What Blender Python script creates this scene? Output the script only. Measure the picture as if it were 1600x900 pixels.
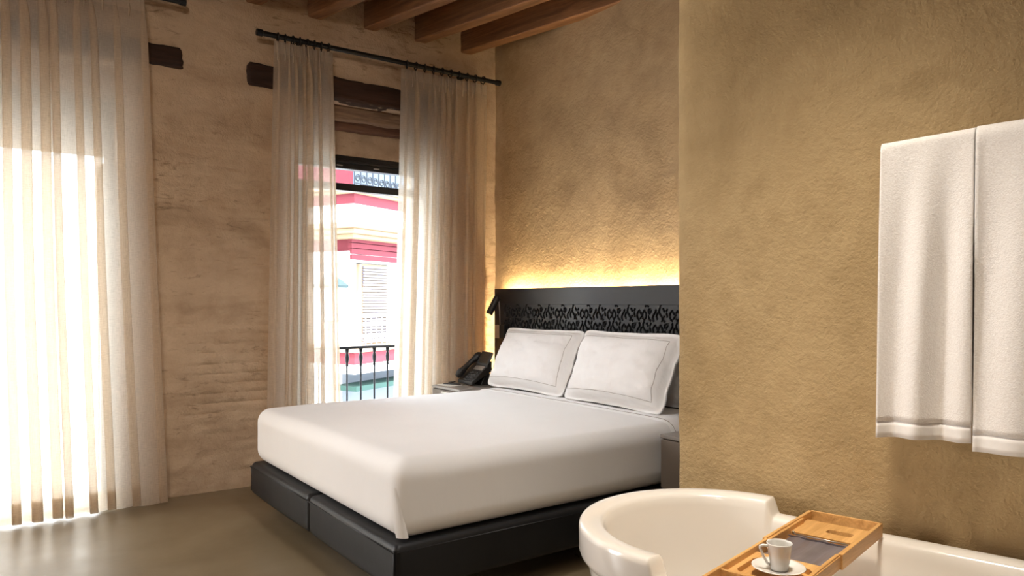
import bpy, bmesh, math, random
import numpy as np
from mathutils import Vector, Matrix

for o in list(bpy.data.objects): bpy.data.objects.remove(o, do_unlink=True)
SC = bpy.context.scene
COL = SC.collection
PI = math.pi
random.seed(7); RNG = np.random.RandomState(7)

# ---------------------------------------------------------------- camera
EYE = 1.20
FPX = 1150.0
cam_d = bpy.data.cameras.new('camera'); cam = bpy.data.objects.new('camera', cam_d); COL.objects.link(cam)
cam.location = (0, 0, EYE); cam.rotation_euler = (PI/2, 0, math.radians(54.1))
cam_d.sensor_width = 36; cam_d.lens = FPX/1600*36; cam_d.shift_y = 20/1600; cam_d.clip_start = .05
SC.camera = cam

# ---------------------------------------------------------------- world, sun, lamps, exposure
W = bpy.data.worlds.new('sky'); SC.world = W; W.use_nodes = True
bg = W.node_tree.nodes['Background']; bg.inputs[0].default_value = (.80, .90, 1.0, 1); bg.inputs[1].default_value = 13.0

def light(name, kind, loc, energy, color, aim=None, size=1.0, size_y=None, spread=None):
    d = bpy.data.lights.new(name, kind); o = bpy.data.objects.new(name, d); COL.objects.link(o)
    o.location = loc; d.energy = energy; d.color = color
    if kind == 'AREA':
        d.shape = 'RECTANGLE' if size_y else 'DISK'; d.size = size
        if size_y: d.size_y = size_y
        if spread: d.spread = spread
    if aim is not None:
        v = Vector(aim) - Vector(loc); o.rotation_euler = v.to_track_quat('-Z', 'Y').to_euler()
    return o
sun = light('sun', 'SUN', (0, 0, 12), 18.0, (1, .95, .86), aim=(-7.5, 3.0, 2.0)); sun.data.angle = .01
# unseen lamps and fill lights added under the ceiling, without fixtures
light('ceiling_fill', 'AREA', (0.4, -.7, 3.05), 13, (1, .90, .77), aim=(-4.8, 1.0, .9), size=.6, spread=math.radians(80))  # added fill aimed at the street wall
light('bath_ceiling_lamp', 'AREA', (-1.0, 1.45, 3.05), 9, (1, .90, .76), aim=(-1.1, 1.75, .3), size=.35, spread=math.radians(62))  # warm overhead lamp, unseen, placed to brighten the tub
light('bed_fill', 'AREA', (-2.15, 1.45, 3.10), 10.5, (1, .97, .94), aim=(-3.2, 2.05, .4), size=.45, spread=math.radians(88))  # added fill to brighten the top of the bed
# main side fill, added inside the room at an unseen third window
light('side_fill', 'AREA', (-4.75, -1.9, 1.35), 120, (1, .97, .95), aim=(0, -1.2, 1.2), size=1.1, size_y=2.3)

vs = SC.view_settings
vs.view_transform = 'Standard'; vs.look = 'None'; vs.gamma = 1; vs.use_curve_mapping = False; vs.exposure = 0.0
SC.cycles.max_bounces = 6; SC.cycles.diffuse_bounces = 4; SC.cycles.glossy_bounces = 3; SC.cycles.transmission_bounces = 4; SC.cycles.transparent_max_bounces = 14
SC.cycles.sample_clamp_indirect = 8

# ---------------------------------------------------------------- helpers
TH = math.radians(12.62)                      # the bath wall and the ceiling beams stand at this angle to the street wall
UV = Vector((math.cos(TH), math.sin(TH), 0)); VV = Vector((-math.sin(TH), math.cos(TH), 0))
def A(u, v, z=0.0): p = UV*u + VV*v; return Vector((p.x, p.y, z))

_T = RNG.rand(256, 256)
def vnoise(x, y, sc=1.0, off=0):
    x = np.asarray(x, float)*sc + 37.3 + off*17.7; y = np.asarray(y, float)*sc + 91.1 + off*5.3
    xi = np.floor(x).astype(int); yi = np.floor(y).astype(int); fx = x-xi; fy = y-yi
    fx = fx*fx*(3-2*fx); fy = fy*fy*(3-2*fy)
    g = lambda a, b: _T[a % 256, b % 256]
    return (g(xi, yi)*(1-fx)+g(xi+1, yi)*fx)*(1-fy)+(g(xi, yi+1)*(1-fx)+g(xi+1, yi+1)*fx)*fy*1.0 - .5
def fbm(x, y, sc=1.0, off=0, n=3):
    r = 0
    for k in range(n): r = r + vnoise(x, y, sc*2**k, off+k*3)/2**k
    return r

class MB:
    """collects shapes into one mesh"""
    def __init__(s): s.v = []; s.f = []; s.n = 0
    def add(s, verts, faces):
        verts = np.asarray(verts, float).reshape(-1, 3)
        s.v.append(verts); s.f += [tuple(i+s.n for i in f) for f in faces]; s.n += len(verts); return s
    def box(s, x0, x1, y0, y1, z0, z1):
        v = [(x, y, z) for x in (x0, x1) for y in (y0, y1) for z in (z0, z1)]
        return s.add(v, [(0,1,3,2),(4,6,7,5),(0,4,5,1),(2,3,7,6),(0,2,6,4),(1,5,7,3)])
    def hexa(s, lo, hi):      # two quads (4 points each)
        return s.add(list(lo)+list(hi), [(3,2,1,0),(4,5,6,7),(0,1,5,4),(1,2,6,5),(2,3,7,6),(3,0,4,7)])
    def grid(s, P, closed_u=False, closed_v=False):
        P = np.asarray(P, float); a, b = P.shape[:2]
        F = []
        for i in range(a if closed_u else a-1):
            i2 = (i+1) % a
            for j in range(b if closed_v else b-1):
                j2 = (j+1) % b
                F.append((i*b+j, i2*b+j, i2*b+j2, i*b+j2))
        return s.add(P.reshape(-1, 3), F)
    def tube(s, pts, r, n=10, cap=True, closed=False):
        pts = [Vector(p) for p in pts]; m = len(pts); rr = r if hasattr(r, '__len__') else [r]*m
        rings = []; ref = None
        for i, p in enumerate(pts):
            if closed: t = pts[(i+1) % m]-pts[i-1]
            else: t = pts[min(i+1, m-1)]-pts[max(i-1, 0)]
            t.normalize()
            if ref is None: ref = Vector((0, 0, 1)) if abs(t.z) < .9 else Vector((1, 0, 0))
            a = t.cross(ref).normalized(); b = t.cross(a).normalized(); ref = -b if False else ref
            rings.append([p+a*math.cos(2*PI*k/n)*rr[i]+b*math.sin(2*PI*k/n)*rr[i] for k in range(n)])
        base = s.n
        s.grid(np.array([[tuple(q) for q in ring] for ring in rings]), closed_u=closed, closed_v=True)
        if cap and not closed:
            s.f.append(tuple(base+k for k in range(n))); s.f.append(tuple(base+(m-1)*n+k for k in reversed(range(n))))
        return s
    def lathe(s, prof, c=(0, 0, 0), n=24):
        P = [[(c[0]+r*math.cos(2*PI*k/n), c[1]+r*math.sin(2*PI*k/n), c[2]+z) for k in range(n)] for r, z in prof]
        return s.grid(np.array(P), closed_v=True)
    def rbox(s, c, size, r, n=(8, 8, 8), disp=None):
        """rounded box on a cube grid"""
        h = np.array(size)/2.0; r = min(r, h.min()*.999)
        def lin(k, m):   # dense towards the edges
            e = np.linspace(-h[k], -h[k]+r, 5)[:-1]; mid = np.linspace(-h[k]+r, h[k]-r, m+1)
            return np.concatenate([e, mid, -e[::-1]])
        L = [lin(0, n[0]), lin(1, n[1]), lin(2, n[2])]
        for ax in range(3):
            b, c2 = (ax+1) % 3, (ax+2) % 3
            for sg in (-1, 1):
                G = np.zeros((len(L[b]), len(L[c2]), 3)); G[..., ax] = sg*h[ax]
                G[..., b] = L[b][:, None]; G[..., c2] = L[c2][None, :]
                q = np.clip(G, -(h-r), h-r); d = G-q; ln = np.linalg.norm(d, axis=2, keepdims=True); ln[ln == 0] = 1
                P = q+d/ln*r
                if disp is not None: P = disp(P, d/ln)
                P = P+np.array(c)
                s.grid(P if sg > 0 else P[::-1])
        return s
    def build(s, name, mat, parent=None, smooth=False, weld=False, loc=None, rz=0, bevel=0, flip=False):
        me = bpy.data.meshes.new(name); me.from_pydata(np.concatenate(s.v).tolist(), [], s.f)
        bm = bmesh.new(); bm.from_mesh(me)
        if weld: bmesh.ops.remove_doubles(bm, verts=bm.verts, dist=1e-5)
        if bevel:
            bmesh.ops.bevel(bm, geom=[e for e in bm.edges if len(e.link_faces) == 2 and e.calc_face_angle(0) > .6], offset=bevel, segments=2, affect='EDGES', profile=.5, clamp_overlap=True)
        bmesh.ops.recalc_face_normals(bm, faces=bm.faces)
        for f in bm.faces: f.smooth = smooth
        bm.to_mesh(me); bm.free()
        if smooth == 'auto' or bevel: 
            for p in me.polygons: p.use_smooth = bool(smooth)
        o = bpy.data.objects.new(name, me); COL.objects.link(o)
        if mat is not None: me.materials.append(mat)
        if parent is not None: o.parent = parent
        if loc is not None: o.location = loc
        o.rotation_euler = (0, 0, rz)
        return o

def tag(o, label, cat, group=None):
    o['label'] = label; o['category'] = cat
    if group: o['group'] = group
    return o
def thing(name, label, cat, loc=(0, 0, 0), rz=0, group=None):
    o = bpy.data.objects.new(name, None); COL.objects.link(o); o.location = loc; o.rotation_euler = (0, 0, rz)
    o.empty_display_size = .1
    return tag(o, label, cat, group)
def struct(o): o['kind'] = 'structure'; return o
def smooth_by_angle(o, deg=35):
    for p in o.data.polygons: p.use_smooth = True
    bm = bmesh.new(); bm.from_mesh(o.data)
    for e in bm.edges:
        if len(e.link_faces) == 2 and e.calc_face_angle(0) > math.radians(deg): e.smooth = False
    bm.to_mesh(o.data); bm.free(); return o

# ---------------------------------------------------------------- materials
def srgb(r, g, b):
    f = lambda c: (c/255/12.92) if c/255 <= .04045 else ((c/255+.055)/1.055)**2.4
    return (f(r), f(g), f(b), 1)
def N(nt, t, **kw):
    n = nt.nodes.new(t)
    for k, v in kw.items():
        if k.startswith('i_'): n.inputs[k[2:].replace('_', ' ')].default_value = v
        else: setattr(n, k, v)
    return n
def ramp(nt, src, stops):
    r = nt.nodes.new('ShaderNodeValToRGB'); e = r.color_ramp.elements
    while len(e) < len(stops): e.new(.5)
    for k, (p, c) in enumerate(stops): e[k].position = p; e[k].color = c
    nt.links.new(src, r.inputs[0]); return r
def coords(nt, scale=(1, 1, 1), rot=(0, 0, 0)):
    tc = nt.nodes.new('ShaderNodeTexCoord'); mp = nt.nodes.new('ShaderNodeMapping')
    mp.inputs['Scale'].default_value = scale; mp.inputs['Rotation'].default_value = rot
    nt.links.new(tc.outputs['Object'], mp.inputs[0]); return mp.outputs[0]
def noise(nt, vec, sc, detail=4, rough=.55, dist=0):
    n = N(nt, 'ShaderNodeTexNoise'); n.inputs['Scale'].default_value = sc; n.inputs['Detail'].default_value = detail
    n.inputs['Roughness'].default_value = rough; n.inputs['Distortion'].default_value = dist
    nt.links.new(vec, n.inputs['Vector']); return n.outputs['Fac']
def newmat(name):
    m = bpy.data.materials.new(name); m.use_nodes = True
    return m, m.node_tree, m.node_tree.nodes['Principled BSDF']
def bump(nt, b, h, strength, dist=.01, prev=None):
    n = N(nt, 'ShaderNodeBump'); n.inputs['Strength'].default_value = strength; n.inputs['Distance'].default_value = dist
    nt.links.new(h, n.inputs['Height'])
    if prev is not None: nt.links.new(prev.outputs[0], n.inputs['Normal'])
    nt.links.new(n.outputs[0], b.inputs['Normal']); return n
def simple(name, col, rough=.5, metal=0, var=.12, vs_=30, bs=0, bsc=60, bd=.002, scale=(1, 1, 1), coat=0, spec=.5, sheen=0):
    m, nt, b = newmat(name); b.inputs['Roughness'].default_value = rough; b.inputs['Metallic'].default_value = metal
    b.inputs['Specular IOR Level'].default_value = spec
    if coat: b.inputs['Coat Weight'].default_value = coat; b.inputs['Coat Roughness'].default_value = .08
    if sheen: b.inputs['Sheen Weight'].default_value = sheen
    v = coords(nt, scale); f = noise(nt, v, vs_)
    c = col; lo = tuple(x*(1-var) for x in c[:3])+(1,); hi = tuple(min(1, x*(1+var)) for x in c[:3])+(1,)
    r = ramp(nt, f, [(.3, lo), (.7, hi)]); nt.links.new(r.outputs[0], b.inputs['Base Color'])
    if bs: bump(nt, b, noise(nt, v, bsc, 5), bs, bd)
    return m
def plaster(name, stops, blot=1.3, fine=1.0, grit=.5, streak=(1, 1, 1), crack=0):
    m, nt, b = newmat(name); b.inputs['Roughness'].default_value = .85; b.inputs['Specular IOR Level'].default_value = .25
    v = coords(nt); vst = coords(nt, streak)
    n1 = noise(nt, vst, blot, 6, .6, .6); n2 = noise(nt, v, 7, 6, .65, .4)
    mx = N(nt, 'ShaderNodeMath', operation='MULTIPLY_ADD'); nt.links.new(n2, mx.inputs[0]); mx.inputs[1].default_value = .5; 
    sub = N(nt, 'ShaderNodeMath', operation='SUBTRACT'); nt.links.new(n1, sub.inputs[0]); sub.inputs[1].default_value = .25
    nt.links.new(sub.outputs[0], mx.inputs[2])
    r = ramp(nt, mx.outputs[0], stops); nt.links.new(r.outputs[0], b.inputs['Base Color'])
    if crack:      # dark flecks and worn joints showing through the lime wash
        cn = noise(nt, coords(nt, (1, 7, 26)), 1.0, 6, .7, .9); big = noise(nt, v, 1.1, 3)
        cm = N(nt, 'ShaderNodeMath', operation='MULTIPLY_ADD'); nt.links.new(big, cm.inputs[0]); cm.inputs[1].default_value = .35; nt.links.new(cn, cm.inputs[2])
        cr = ramp(nt, cm.outputs[0], [(.76, (1, 1, 1, 1)), (.90, (1-crack, 1-crack*1.05, 1-crack*1.1, 1))])
        mm = N(nt, 'ShaderNodeMix', data_type='RGBA', blend_type='MULTIPLY'); mm.inputs[0].default_value = 1
        nt.links.new(r.outputs[0], mm.inputs[6]); nt.links.new(cr.outputs[0], mm.inputs[7]); nt.links.new(mm.outputs[2], b.inputs['Base Color'])
    b1 = bump(nt, b, noise(nt, v, 8, 6, .62, .3), .42*fine, .03)
    bump(nt, b, noise(nt, v, 70, 4, .65), grit, .010, b1)
    return m
M = {}
M['plaster_street'] = plaster('plaster_street', [(.22, srgb(162,138,114)), (.45, srgb(187,162,136)), (.62, srgb(201,177,151)), (.8, srgb(178,153,126))], 1.6, 1.5, .6, (1, .8, 2.2), .5)
M['plaster_back'] = plaster('plaster_back', [(.2, srgb(152,127,97)), (.42, srgb(174,149,115)), (.6, srgb(188,163,128)), (.8, srgb(165,140,106))], 1.5, 1.0, .4)
M['plaster_bath'] = plaster('plaster_bath', [(.2, srgb(158,134,96)), (.42, srgb(176,151,110)), (.6, srgb(189,164,122)), (.8, srgb(167,142,102))], 1.4, .8, .55)
M['plaster_plain'] = plaster('plaster_plain', [(.25, srgb(176,150,116)), (.7, srgb(200,176,142))], 1.2)

def concrete():
    m, nt, b = newmat('polished_concrete'); v = coords(nt)
    r = ramp(nt, noise(nt, v, 1.1, 6, .6, .7), [(.25, srgb(100,86,64)), (.5, srgb(117,102,78)), (.75, srgb(132,117,92))])
    nt.links.new(r.outputs[0], b.inputs['Base Color'])
    rr = ramp(nt, noise(nt, v, 2.4, 5), [(.3, (.27,)*3+(1,)), (.7, (.42,)*3+(1,))]); nt.links.new(rr.outputs[0], b.inputs['Roughness'])
    bump(nt, b, noise(nt, v, 6, 4), .04, .01); return m
M['floor'] = concrete()

def wood(name, dark, light_, rough=.6, along='x', scale=1.0, bs=.3, knots=True):
    m, nt, b = newmat(name); sc = {'x': (.9, 12, 12), 'y': (12, .9, 12), 'z': (12, 12, .9)}[along]
    v = coords(nt, tuple(s*scale for s in sc))
    n1 = noise(nt, v, 1.6, 8, .65, 1.2); n2 = noise(nt, coords(nt, tuple(s*scale*5 for s in sc)), 2.0, 4, .6)
    a = N(nt, 'ShaderNodeMath', operation='MULTIPLY_ADD'); nt.links.new(n2, a.inputs[0]); a.inputs[1].default_value = .35; nt.links.new(n1, a.inputs[2])
    mid = tuple((p+q)/2 for p, q in zip(dark, light_))
    r = ramp(nt, a.outputs[0], [(.40, dark), (.62, mid), (.85, light_)])
    nt.links.new(r.outputs[0], b.inputs['Base Color']); b.inputs['Roughness'].default_value = rough
    bump(nt, b, a.outputs[0], bs, .004); return m
M['beam'] = wood('beam_pine', srgb(76,44,18), srgb(142,99,62), .65, 'x')
M['board'] = wood('ceiling_board', srgb(84,50,26), srgb(132,88,52), .7, 'y')
M['lintel_dark'] = wood('lintel_dark', srgb(24,13,8), srgb(62,36,22), .85, 'y', .8, 1.0)
M['lintel_grey'] = wood('lintel_grey', srgb(78,58,46), srgb(150,122,100), .85, 'y', .8, 1.0)
M['lintel_brown'] = wood('lintel_brown', srgb(58,36,27), srgb(108,74,56), .85, 'y', .8, 1.0)
M['bamboo'] = wood('bamboo', srgb(176,124,62), srgb(224,176,112), .42, 'y', 1.4, .06)

M['frame_black'] = simple('frame_black', (.012, .012, .014, 1), .35, 0, .2, 20)
M['iron'] = simple('wrought_iron', (.02, .024, .03, 1), .5, .6, .3, 60, .2, 90)
M['rod_black'] = simple('rod_black', (.01, .01, .011, 1), .45, .4, .2, 30)
def leather():
    m, nt, b = newmat('black_leather'); v = coords(nt); b.inputs['Roughness'].default_value = .42; b.inputs['Specular IOR Level'].default_value = .36
    r = ramp(nt, noise(nt, v, 4, 4), [(.3, (.007, .0075, .009, 1)), (.7, (.012, .013, .015, 1))]); nt.links.new(r.outputs[0], b.inputs['Base Color'])
    vo = N(nt, 'ShaderNodeTexVoronoi'); vo.inputs['Scale'].default_value = 380; nt.links.new(v, vo.inputs['Vector'])
    p = bump(nt, b, vo.outputs[0], .12, .001); bump(nt, b, noise(nt, v, 9, 3), .10, .01, p); return m
M['leather'] = leather()
M['headboard'] = simple('headboard_black', (.016, .0175, .020, 1), .36, .0, .15, 5, .04, 30, .004)
M['recess'] = simple('headboard_recess', (.010, .010, .011, 1), .5, 0, .15, 8)
def linen(name, col, bs=.12):
    m, nt, b = newmat(name); v = coords(nt); b.inputs['Roughness'].default_value = .8; b.inputs['Sheen Weight'].default_value = .15; b.inputs['Specular IOR Level'].default_value = .2
    r = ramp(nt, noise(nt, v, 3, 4), [(.3, tuple(c*.97 for c in col[:3])+(1,)), (.7, col)]); nt.links.new(r.outputs[0], b.inputs['Base Color'])
    p = bump(nt, b, noise(nt, coords(nt, (1, 1, .35)), 7, 5, .55, .6), bs, .03); bump(nt, b, noise(nt, v, 500, 2), .06, .001, p); return m
M['sheet'] = linen('white_sheet', (.84, .835, .83, 1), .10)
M['pillow'] = linen('white_pillow', (.81, .80, .795, 1), .42)
M['stitch'] = simple('grey_stitch', srgb(150,140,132), .8, 0, .1, 50)
def terry():
    m, nt, b = newmat('white_terry'); v = coords(nt); b.inputs['Roughness'].default_value = .95; b.inputs['Sheen Weight'].default_value = .3; b.inputs['Specular IOR Level'].default_value = .1
    n = noise(nt, v, 240, 3, .7)
    r = ramp(nt, n, [(.3, (.84, .80, .765, 1)), (.62, (.95, .925, .90, 1))]); nt.links.new(r.outputs[0], b.inputs['Base Color'])
    p = bump(nt, b, n, .5, .004); bump(nt, b, noise(nt, v, 70, 4), .2, .006, p); return m
M['terry'] = terry()
M['hem'] = simple('towel_hem', (.86, .835, .81, 1), .8, 0, .03, 40, .15, 300, .001)
M['acrylic'] = simple('tub_acrylic', (.87, .83, .77, 1), .16, 0, .01, 3, 0, coat=.3)
M['china'] = simple('white_china', (.74, .73, .70, 1), .12, 0, .02, 5, coat=.5)
M['night'] = simple('nightstand_grey', srgb(118,108,98), .5, 0, .05, 6)
M['night_top'] = simple('nightstand_top', srgb(140,134,128), .35, 0, .05, 6)
M['phone'] = simple('phone_black', (.013, .012, .012, 1), .38, 0, .15, 30)
M['phone_key'] = simple('phone_key', (.045, .042, .04, 1), .45, 0, .15, 30)
M['phone_screen'] = simple('phone_screen', (.03, .026, .022, 1), .12, 0, .1, 10)
M['silver'] = simple('satin_silver', (.55, .53, .50, 1), .32, .9, .06, 60)
M['taupe'] = simple('taupe_plate', srgb(170,150,126), .45, .2, .06, 20)
M['paper'] = simple('white_paper', (.82, .81, .79, 1), .8, 0, .02, 10)
M['chrome'] = simple('chrome', (.7, .7, .7, 1), .12, 1, .02, 10)
def cloth_slate():
    m, nt, b = newmat('slate_cloth'); b.inputs['Roughness'].default_value = .35; b.inputs['Sheen Weight'].default_value = .2
    r = ramp(nt, noise(nt, coords(nt, (14, 1.2, 1)), 2.2, 4, .6, .3), [(.3, srgb(78,72,74)), (.52, srgb(104,97,104)), (.7, srgb(92,78,74))])
    nt.links.new(r.outputs[0], b.inputs['Base Color']); bump(nt, b, noise(nt, coords(nt, (14, 1.2, 1)), 2.2, 3), .2, .006); return m
M['slate'] = cloth_slate()
def glow(name, col, s):
    m, nt, b = newmat(name); b.inputs['Base Color'].default_value = col; b.inputs['Emission Color'].default_value = col; b.inputs['Emission Strength'].default_value = s; return m
M['led'] = glow('warm_led', (1, .77, .43, 1), 180)
def sheer():
    m = bpy.data.materials.new('sheer_linen'); m.use_nodes = True; nt = m.node_tree; nt.nodes.clear()
    out = N(nt, 'ShaderNodeOutputMaterial'); mix = N(nt, 'ShaderNodeMixShader'); tr = N(nt, 'ShaderNodeBsdfTransparent')
    mix2 = N(nt, 'ShaderNodeMixShader'); di = N(nt, 'ShaderNodeBsdfDiffuse'); tl = N(nt, 'ShaderNodeBsdfTranslucent')
    di.inputs[0].default_value = (.64, .535, .43, 1); tl.inputs[0].default_value = (.86, .76, .63, 1); mix2.inputs[0].default_value = .56
    tr.inputs[0].default_value = (.97, .95, .92, 1)
    a = noise(nt, coords(nt, (1, 30, 260)), 1.0, 3, .7); c = noise(nt, coords(nt, (1, 320, 18)), 1.0, 3, .7)
    ad = N(nt, 'ShaderNodeMath', operation='ADD'); nt.links.new(a, ad.inputs[0]); nt.links.new(c, ad.inputs[1])
    r = ramp(nt, ad.outputs[0], [(.0, (.5,)*3+(1,)), (1.0, (.5,)*3+(1,))])
    mr = N(nt, 'ShaderNodeMapRange'); mr.inputs['From Min'].default_value = .7; mr.inputs['From Max'].default_value = 1.3
    mr.inputs['To Min'].default_value = .55; mr.inputs['To Max'].default_value = .77
    nt.links.new(ad.outputs[0], mr.inputs[0]); nt.nodes.remove(r)
    nt.links.new(mr.outputs[0], mix.inputs[0]); nt.links.new(tr.outputs[0], mix.inputs[1]); nt.links.new(mix2.outputs[0], mix.inputs[2])
    nt.links.new(di.outputs[0], mix2.inputs[1]); nt.links.new(tl.outputs[0], mix2.inputs[2]); nt.links.new(mix.outputs[0], out.inputs[0]); return m
M['sheer'] = sheer()
def tapefab():
    m = bpy.data.materials.new('curtain_tape'); m.use_nodes = True; nt = m.node_tree; nt.nodes.clear()
    out = N(nt, 'ShaderNodeOutputMaterial'); mix2 = N(nt, 'ShaderNodeMixShader'); di = N(nt, 'ShaderNodeBsdfDiffuse'); tl = N(nt, 'ShaderNodeBsdfTranslucent')
    r = ramp(nt, noise(nt, coords(nt, (1, 60, 200)), 1, 3), [(.3, (.54, .45, .36, 1)), (.7, (.62, .53, .43, 1))])
    nt.links.new(r.outputs[0], di.inputs[0]); nt.links.new(r.outputs[0], tl.inputs[0]); mix2.inputs[0].default_value = .4
    nt.links.new(di.outputs[0], mix2.inputs[1]); nt.links.new(tl.outputs[0], mix2.inputs[2]); nt.links.new(mix2.outputs[0], out.inputs[0]); return m
M['tape'] = tapefab()
def sheetcloth():
    m = bpy.data.materials.new('grey_sheet_cloth'); m.use_nodes = True; nt = m.node_tree; nt.nodes.clear()
    out = N(nt, 'ShaderNodeOutputMaterial'); mix2 = N(nt, 'ShaderNodeMixShader'); di = N(nt, 'ShaderNodeBsdfDiffuse'); tl = N(nt, 'ShaderNodeBsdfTranslucent')
    r = ramp(nt, noise(nt, coords(nt, (1, 4, 40)), 2, 3), [(.3, (.20, .20, .21, 1)), (.7, (.26, .26, .27, 1))])
    nt.links.new(r.outputs[0], di.inputs[0]); nt.links.new(r.outputs[0], tl.inputs[0]); mix2.inputs[0].default_value = .4
    nt.links.new(di.outputs[0], mix2.inputs[1]); nt.links.new(tl.outputs[0], mix2.inputs[2]); nt.links.new(mix2.outputs[0], out.inputs[0]); return m
M['sheet_cloth'] = sheetcloth()
def glass():
    m = bpy.data.materials.new('window_glass'); m.use_nodes = True; nt = m.node_tree; nt.nodes.clear()
    out = N(nt, 'ShaderNodeOutputMaterial'); mix = N(nt, 'ShaderNodeMixShader'); tr = N(nt, 'ShaderNodeBsdfTransparent'); gl = N(nt, 'ShaderNodeBsdfGlossy')
    tr.inputs[0].default_value = (.86, .9, .94, 1); gl.inputs['Roughness'].default_value = .02; mix.inputs[0].default_value = .06
    nt.links.new(tr.outputs[0], mix.inputs[1]); nt.links.new(gl.outputs[0], mix.inputs[2]); nt.links.new(mix.outputs[0], out.inputs[0]); return m
M['glass'] = glass()
M['ext_red'] = simple('street_red', srgb(104,28,40), .8, 0, .06, 3, .1, 40)
M['ext_cream'] = simple('street_cream', srgb(150,128,100), .8, 0, .05, 3, .1, 40)
M['ext_white'] = simple('street_white', srgb(226,224,220), .8, 0, .03, 2, .1, 40)
M['ext_blue'] = simple('street_blue_grey', srgb(98,108,118), .8, 0, .05, 3)
M['ext_grey'] = simple('street_grey', srgb(90,96,104), .6, 0, .1, 4)
M['ext_blind'] = simple('street_blind', srgb(112,110,122), .6, 0, .04, 9)
M['ext_green'] = simple('street_green', srgb(8,50,42), .7, 0, .1, 6)
M['ext_iron'] = simple('street_iron', srgb(30,36,46), .6, 0, .2, 20)
M['asphalt'] = simple('asphalt', srgb(150,148,144), .9, 0, .1, 4, .3, 60)
M['lamp_green'] = simple('lamp_green', srgb(24,56,58), .5, .2, .15, 20)
M['lamp_glass'] = simple('lamp_glass', srgb(214,220,224), .3, 0, .03, 5)

# ================================================================= SETTING
XF = -4.85           # street wall, room side
XO = -5.35           # street wall, outer side
YB = 3.35            # back wall
ZC = 3.31            # ceiling
OPEN = [(-.45, .667, 0.0, 2.593), (1.72, 2.80, 0.0, 2.593), (-2.45, -1.35, 0.0, 2.593)]

# floor
m = MB(); m.box(XO, 2.2, -2.6, 5.0, -.12, 0)
struct(m.build('floor', M['floor']))

# street wall: relief skin (brick courses showing through the lime plaster) + body
m = MB()
ys = np.linspace(-2.6, YB+.02, 330); zs = np.linspace(0, ZC, 270)
Yg, Zg = np.meshgrid(ys, zs, indexing='ij')
course = Zg+.018*fbm(Yg, Zg, .9, 2)+.006*fbm(Yg, Zg, 4, 3)
ph = course/.062; row = np.floor(ph); fr = ph-row
joint = np.clip(1-np.abs(fr-.5)*-1-0, 0, 1)*0+np.exp(-((np.minimum(fr, 1-fr))/.14)**2)
colp = (Yg+.13*(row % 2)+.05*vnoise(row, row*0, 1.7))/.27; cf = colp-np.floor(colp)
jv = np.exp(-((np.minimum(cf, 1-cf))/.04)**2)*.6
mask = np.clip(.45+2.2*fbm(Yg, Zg*1.2, 1.3, 7, 2), 0, 1)*np.clip((2.55-Zg)/.5, 0, 1)
bulge = vnoise(row*3.1, np.floor(colp)*1.7, 1, 9)
H = mask*(-.0115*np.maximum(joint*(.7+1.1*vnoise(Yg, row, 5, 4)), jv)+.017*bulge)+.011*fbm(Yg, Zg, 2.1, 11)+.0055*fbm(Yg, Zg*2.2, 13, 12)
P = np.stack([XF+H, Yg, Zg], -1)
keep = lambda y, z: not any(a < y < b and c <= z < d for a, b, c, d in OPEN)
nb = len(zs); F = []
for i in range(len(ys)-1):
    for j in range(nb-1):
        if keep((ys[i]+ys[i+1])/2, (zs[j]+zs[j+1])/2): F.append((i*nb+j, (i+1)*nb+j, (i+1)*nb+j+1, i*nb+j+1))
m.add(P.reshape(-1, 3), F)
XB = XF-.012
y_prev = -2.6
for (a, b, c, d) in sorted(OPEN):
    m.box(XO, XB, y_prev, a, -.12, ZC+.2); m.box(XO, XB, a, b, d, ZC+.2); y_prev = b
    m.box(XO, XF-.21, a, b, 2.26 if a > 1 else 2.43, d)           # plastered soffit panel above the frame
    for yy in (a, b):                          # rounded arris at the jamb
        m.box(XB-.02, XF+.001, yy-.012, yy+.012, 0, d)
m.box(XO, XB, y_prev, YB+.3, -.12, ZC+.2)
wl = struct(m.build('wall_left', M['plaster_street'], smooth=True)); smooth_by_angle(wl, 50)

# back wall with a gently wavy plaster face
m = MB()
xs = np.linspace(XF-.02, 2.2, 130); zs2 = np.linspace(0, ZC, 70); Xg, Zg = np.meshgrid(xs, zs2, indexing='ij')
Hh = .010*fbm(Xg, Zg, 1.7, 21)+.003*fbm(Xg, Zg, 9, 25)
m.grid(np.stack([Xg, YB-.004+Hh, Zg], -1)); m.box(XF-.5, 2.2, YB+.012, YB+.25, -.12, ZC+.2)
wb = struct(m.build('wall_back', M['plaster_back'], smooth=True)); smooth_by_angle(wb, 50)

# bath wall (a thick partition at an angle)
m = MB()
us = np.linspace(-1.345, 2.75, 120); Ug, Zg = np.meshgrid(us, zs2, indexing='ij')
Hv = .007*fbm(Ug, Zg, 1.6, 31)+.003*fbm(Ug, Zg, 8, 35); Hv = Hv+.012*np.exp(-((Ug-us[0])/.012)**2)
VW = 2.45
Pw = np.stack([Ug, VW-.004+Hv, Zg], -1)
edge = -1.345+.004*fbm(zs2, zs2*0, 6, 3)
Pw[0, :, 0] = edge
m.grid(Pw); m.box(-1.338, 2.75, VW+.010, VW+.17, 0, ZC)
ww = struct(m.build('wall_bath', M['plaster_bath'], smooth=True, rz=TH)); smooth_by_angle(ww, 50)

# the rest of the shell
m = MB(); m.box(2.2, 2.4, -2.6, 5.0, -.12, ZC+.2); struct(m.build('wall_right', M['plaster_plain']))
m = MB(); m.box(XO, 2.4, -2.8, -2.6, -.12, ZC+.2); struct(m.build('wall_rear', M['plaster_plain']))

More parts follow.
